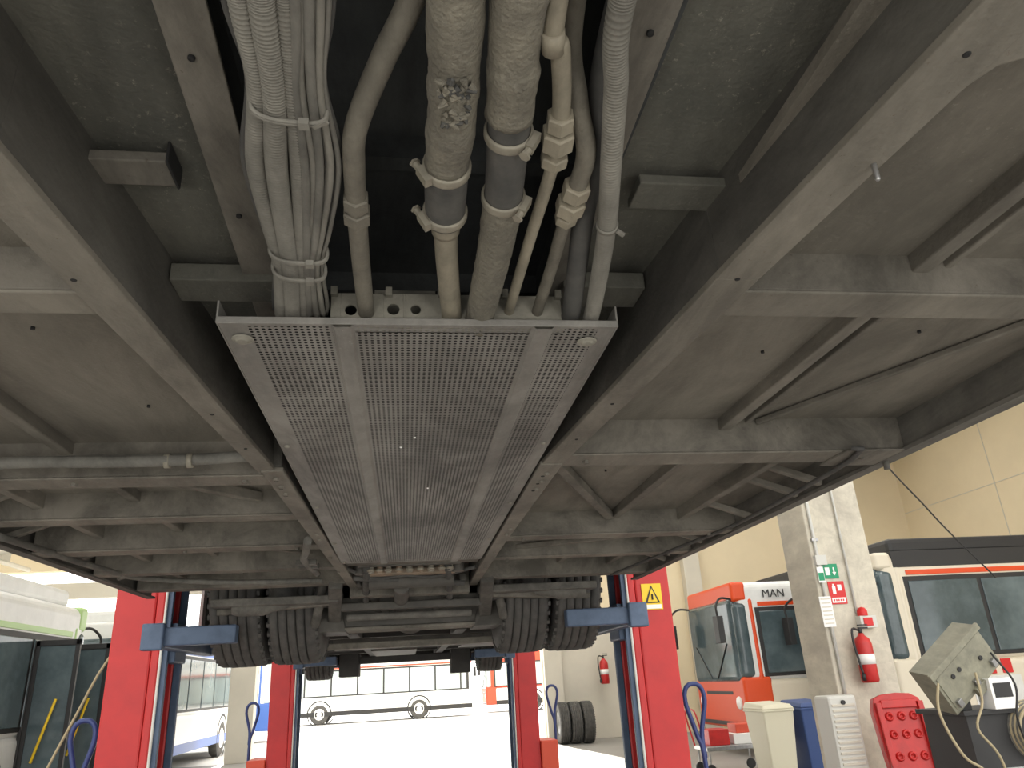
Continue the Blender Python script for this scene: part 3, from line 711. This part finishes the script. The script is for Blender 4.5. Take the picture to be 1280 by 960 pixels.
for xx in (0, .35):
    for yy in (0, .35): p.cyl((xx - .02, yy, .075), (xx + .02, yy, .075), .075, 'black')
p.done("cabinet", e, .012)
p = MB()
p.tube(smooth_path([(-.22, -.1, H - .15), (-.28, -.12, H - .35), (-.20, -.14, H - .6), (-.05, -.12, H - .72), (.0, -.1, H - 1.0)], .03), .009, 'cord', 10)
p.tube(smooth_path([(.05, -.12, H - .12), (.02, -.15, H - .3), (-.06, -.15, H - .45), (.05, -.14, H - .62), (.12, -.1, H - .9)], .03), .008, 'cord', 10)
p.tube(smooth_path([(.2, -.12, H - .0), (.25, -.2, H - .2), (.2, -.2, H - .4), (.26, -.15, H - .6)], .03), .007, 'black', 10)
p.done("cables", e)
p = MB()
for k in range(7):
    ring = [(.42 + (.16 + .004 * k) * math.cos(t * math.pi / 12), -.12 + .014 * k, H - .50 + (.16 + .004 * k) * math.sin(t * math.pi / 12)) for t in range(24)]
    p.tube(ring, .011, 'cable' if k % 2 else 'cord', 8, closed=True)
p.done("coiled_hose", e)

def bin_(x, y, key):
    e = empty("wheelie_bin", (x, y, 0)); p = MB()
    p.hexa([(-.18, -.24, .06), (.18, -.24, .06), (.18, .24, .06), (-.18, .24, .06)], [(-.235, -.33, 1.0), (.235, -.33, 1.0), (.235, .33, 1.0), (-.235, .33, 1.0)], key)
    p.box(-.25, .25, -.345, .345, .97, 1.01, key); p.done("body", e, .02)
    p = MB(); p.hexa([(-.245, -.35, 1.01), (.245, -.35, 1.01), (.245, .35, 1.01), (-.245, .35, 1.01)], [(-.21, -.30, 1.07), (.21, -.30, 1.07), (.21, .32, 1.10), (-.21, .32, 1.10)], key)
    p.cyl((-.2, .37, 1.03), (.2, .37, 1.03), .018, key); p.done("lid", e, .015)
    p = MB(); p.cyl((-.24, .25, .1), (-.19, .25, .1), .1, 'black', 24); p.cyl((.19, .25, .1), (.24, .25, .1), .1, 'black', 24); p.cyl((-.21, .25, .1), (.21, .25, .1), .015, 'steel'); p.done("wheels", e)
bin_(5.30, 11.4, 'binyellow'); bin_(5.86, 11.35, 'binblue')
e = empty("tyre_stack")
for k, x in enumerate((4.05, 4.35, 4.65)): tyre(e, x, 20.95 - .1 * k, .5, .27, .5, "stored_tyre")
e = empty("service_trolley", (5.35, 13.2, 0))
p = MB(); p.box(-.5, .5, -.3, .3, .35, .42, 'steel'); p.box(-.4, -.05, -.2, .2, .42, .66, 'extred'); p.box(.02, .4, -.2, .2, .42, .58, 'signwhite'); p.box(.1, .45, -.15, .2, .58, .72, 'redor')
for xx in (-.45, .45):
    for yy in (-.25, .25): p.cyl((xx, yy - .02, .08), (xx, yy + .02, .08), .08, 'black'); p.cyl((xx, yy, .1), (xx, yy, .36), .015, 'steel')
p.tube(smooth_path([(-.5, -.25, .4), (-.6, -.25, .9), (-.6, 0, .98), (-.6, .25, .9), (-.5, .25, .4)], .05), .015, 'extred', 10)
p.done("trolley_frame", e, .01)
e = empty("hanging_cord"); p = MB(); p.tube(smooth_path([(1.95, 6.2, 4.2), (1.93, 6.2, 2.8), (1.98, 6.15, 1.9), (2.06, 6.15, 1.2), (2.0, 6.1, .05)], .1), .014, 'cord', 8); p.done("cord", e)
e = empty("hanging_cord"); p = MB(); p.tube(smooth_path([(-1.9, 6.0, 4.0), (-1.98, 6.0, 2.3), (-2.2, 6.0, 1.7), (-2.5, 6.0, .9), (-2.6, 6, .03)], .1), .009, 'cord', 8); p.done("cord", e)
e = empty("hanging_cord"); p = MB(); p.tube(smooth_path([(5.8, 9.0, 7), (6.2, 9.0, 4.6), (6.9, 9.0, 3.4), (7.6, 9.0, 2.5)], .1), .010, 'black', 8); p.done("cord", e)

# ================================================================== OTHER BUSES
def city_bus(loc, rotz, L, lower, upper, accent, glass='glass', opendoor=0, hgt=3.1, zb=.38, frontcol=None, dz=0.0, roof='black', fglass=None):
    e = empty("bus", loc, (0, 0, rotz)); W = 1.25; fc = frontcol or accent; fg = fglass or glass
    hgt += dz
    p = MB(); p.box(.02, L, -W, W, zb, 1.25 + dz, lower); p.done("lower_body", e, .10, segs=4)
    p = MB(); p.box(0.02, L, -W, W, 1.2 + dz, hgt, upper); p.done("upper_body", e, .16, segs=5)
    p = MB(); p.box(-.05, .55, -W - .012, W + .012, zb, 1.32 + dz, fc); p.box(-.02, .30, -W - .012, W + .012, 2.72 + dz, hgt + .01, fc); p.box(.28, .42, -W - .012, W + .012, 1.2 + dz, 2.8 + dz, fc); p.done("front_cap", e, .14, segs=5)
    p = MB(); p.box(.5, L + .01, -W - .015, W + .015, 2.62 + dz, 2.70 + dz, accent); p.box(.5, L + .01, -W - .008, W + .008, zb, zb + .22, 'black' if accent != 'busblue' else 'busblue'); p.done("accent_stripe", e, .004)
    p = MB(); p.box(-.09, .12, -W + .08, W - .08, 1.22 + dz, 2.80 + dz, fg); p.box(-.03, .27, -W - .022, W + .022, 1.28 + dz, 2.72 + dz, fg); p.done("windshield", e, .12, segs=5)
    p = MB(); x = .46
    while x < L - .3:
        w = min(1.35, L - .25 - x)
        for s in (-1, 1): p.box(x + .04, x + w - .04, s * (W + .012) - .012, s * (W + .012) + .012, 1.36 + dz, 2.52 + dz, glass)
        x += w
    p.box(.42, L - .15, -W - .006, W + .006, 1.30 + dz, 2.60 + dz, 'black'); p.done("side_windows", e, .03)
    p = MB()
    for s in (-1, 1):
        for x in (2.6, L - 2.8):
            yy = s * (W - .13)
            p.lathe((x, yy, .48), (0, s, 0), [(-.12, .25), (-.13, .44), (-.08, .48), (.10, .48), (.135, .44), (.13, .28), (.10, .25), (.04, .2), (.10, .12), (.10, 0)], 'tyre', 36)
            p.lathe((x, s * (W + .003), .52), (0, s, 0), [(0, .62), (.005, .62), (.006, .56), (.0, .56)], 'black', 36)
            p.lathe((x, s * W, .48), (0, s, 0), [(.0, .26), (.02, .24), (-.02, .16), (.03, .10), (.03, 0)], 'signwhite', 28)
    p.done("wheels", e)
    p = MB()
    for s in (-1, 1):
        p.tube(smooth_path([(.1, s * 1.15, 2.75), (-.25, s * 1.25, 2.8), (-.42, s * 1.36, 2.65), (-.42, s * 1.36, 2.45)], .05), .022, 'black', 10)
        p.box(-.48, -.36, s * 1.36 - .12, s * 1.36 + .12, 1.95, 2.45, 'black')
        p.lathe((-.05, s * .95, .85), (-1, 0, 0), [(0, .12), (.03, .11), (.05, .0)], 'signwhite', 18)
        p.beam((-.10, s * .15, 1.30), (-.10, s * .85, 1.95), .02, .02, 'black')
    p.box(-.055, -.04, -.7, .7, 1.0, 1.06, 'black'); p.box(-.07, -.03, -1.0, 1.0, zb + .05, zb + .12, 'black')
    p.done("mirrors_and_lamps", e, .02)
    p = MB(); p.box(1.6 if roof == 'black' and dz == 0 else .4, L - .3, -W + .15, W - .15, hgt - .02, hgt + .26, roof); p.done("roof_pod", e, .08)
    if dz > 0:
        p = MB(); p.box(.3, L - .05, -W - .01, W + .01, 2.75 + dz, hgt + .02, 'black')
        for x in (1.2, 3.2, 5.2): p.box(x, x + .9, -W - .012, -W, .75, 1.25, 'white')
        for x in (2.0, 2.3, 2.6): p.box(x - .8, x - .62, -W - .02, -W, 1.28, 1.50, 'signred')
        p.done("coach_trim", e, .01)
    if opendoor:
        s = opendoor
        p = MB()
        p.box(.55, 1.75, s * W - .02, s * W + .03, .42, 2.5, 'black')
        for d in (0, .62):
            xa = .5 + d * 1.9
            y0_, y1_ = sorted((s * (W + .02), s * (W + .62)))
            p.box(xa, xa + .05, y0_, y0_ + .06, .42, 2.5, 'black'); p.box(xa, xa + .05, y1_ - .06, y1_, .42, 2.5, 'black')
            p.box(xa, xa + .05, y0_, y1_, .42, .50, 'black'); p.box(xa, xa + .05, y0_, y1_, 2.42, 2.5, 'black')
            p.box(xa + .015, xa + .03, y0_, y1_, .5, 2.42, 'glass2')
            p.cyl((xa + .09, (y0_ + y1_) / 2 - .1, .9), (xa + .09, (y0_ + y1_) / 2 + .1, 1.7), .018, 'yellow', 10)
        p.done("open_door", e, .005)
    return e
b1 = city_bus((6.5, 16.0, .1), 0, 9.4, 'cream', 'white', 'orange', 'glass2', frontcol='orange')
t = bpy.data.curves.new("badge", 'FONT'); t.body = "MAN"; t.size = .22; t.extrude = .004
to = bpy.data.objects.new("badge", t); COL.objects.link(to); to.parent = b1; to.location = (.62, -1.28, 2.78); to.rotation_euler = (math.radians(90), 0, 0); t.materials.append(MT['black'])
city_bus((7.85, 13.1, 0), 0, 8.0, 'cream', 'cream', 'orange', 'glass2', dz=.27, hgt=3.0, frontcol='cream')
city_bus((-6.55, 13.9, 0), math.radians(-90), 5.6, 'white', 'white', 'green', 'glass2', 1, frontcol='green', roof='white')
city_bus((-6.62, 16.4, 0), math.radians(90), 11.5, 'buswhite', 'buswhite', 'busblue', 'glass2', frontcol='buswhite', roof='white')
city_bus((-4.9, 31.5, 0), math.radians(180), 11.5, 'buswhite', 'buswhite', 'busblue', 'glass3')
city_bus((-7, 44, 0), 0, 10.5, 'buswhite', 'buswhite', 'redor', 'glass3', roof='white')
city_bus((4.5, 46, 0), 0, 10.5, 'buswhite', 'redor', 'redor', 'glass3')

# ================================================================== LIGHT
w = bpy.data.worlds.new("World"); SC.world = w; w.use_nodes = True
bg = w.node_tree.nodes["Background"]; bg.inputs[0].default_value = (1, .975, .93, 1); bg.inputs[1].default_value = 2.8
sun = bpy.data.lights.new("sun", 'SUN'); sun.energy = 16; sun.angle = math.radians(1); sun.color = (1, .96, .88)
so = bpy.data.objects.new("sun", sun); COL.objects.link(so)
d = Vector((.12, -1, -.52)); so.rotation_euler = d.to_track_quat('-Z', 'Y').to_euler()
def added_fill_light(x, y, z, target, power, size):  # added fill lamp on an invented stand, brightens the bus underside
    e = empty("work_light", (x, y, 0))
    p = MB(); 
    for a in (0, 2.1, 4.2): p.cyl((.35 * math.cos(a), .35 * math.sin(a), .02), (0, 0, .55), .012, 'black', 8)
    p.cyl((0, 0, .5), (0, 0, z - .02), .015, 'black', 10); p.done("tripod", e)
    d = (Vector(target) - Vector((x, y, z))).normalized()
    q = d.to_track_quat('-Z', 'Y').to_euler()
    p = MB(); p.box(-size / 2 - .03, size / 2 + .03, -size / 3 - .03, size / 3 + .03, .0, .06, 'black'); o = p.done("lamp_head", e, .01, (0, 0, z), q)
    l = bpy.data.lights.new("lamp", 'AREA'); l.shape = 'RECTANGLE'; l.size = size; l.size_y = size * .66; l.energy = power; l.color = (1, .96, .90)
    lo = bpy.data.objects.new("lamp", l); COL.objects.link(lo); lo.parent = e; lo.location = Vector((0, 0, z)) + d * .02; lo.rotation_euler = q
added_fill_light(-.8, -1.1, .9, (0, 1.6, 2.1), 11, .6)
added_fill_light(1.0, -1.1, .9, (.1, 1.6, 2.1), 11, .6)

# ================================================================== CAMERA
f = 930.0
R = Vector((.98988, .0009, -.14193)); F = Vector((-.13134, -.37328, -.91838)); U = Vector((-.05381, .92772, -.36938))
Mx = Matrix((R, F, U))
cam = bpy.data.cameras.new("camera"); cam.sensor_width = 36; cam.lens = f / 1280 * 36; cam.clip_start = .02; cam.clip_end = 300
co = bpy.data.objects.new("camera", cam); COL.objects.link(co)
co.matrix_world = Matrix.Translation((0, 0, H)) @ Mx.to_4x4()
SC.camera = co
SC.view_settings.view_transform = 'Standard'
SC.view_settings.look = 'None'
SC.view_settings.exposure = 0.0
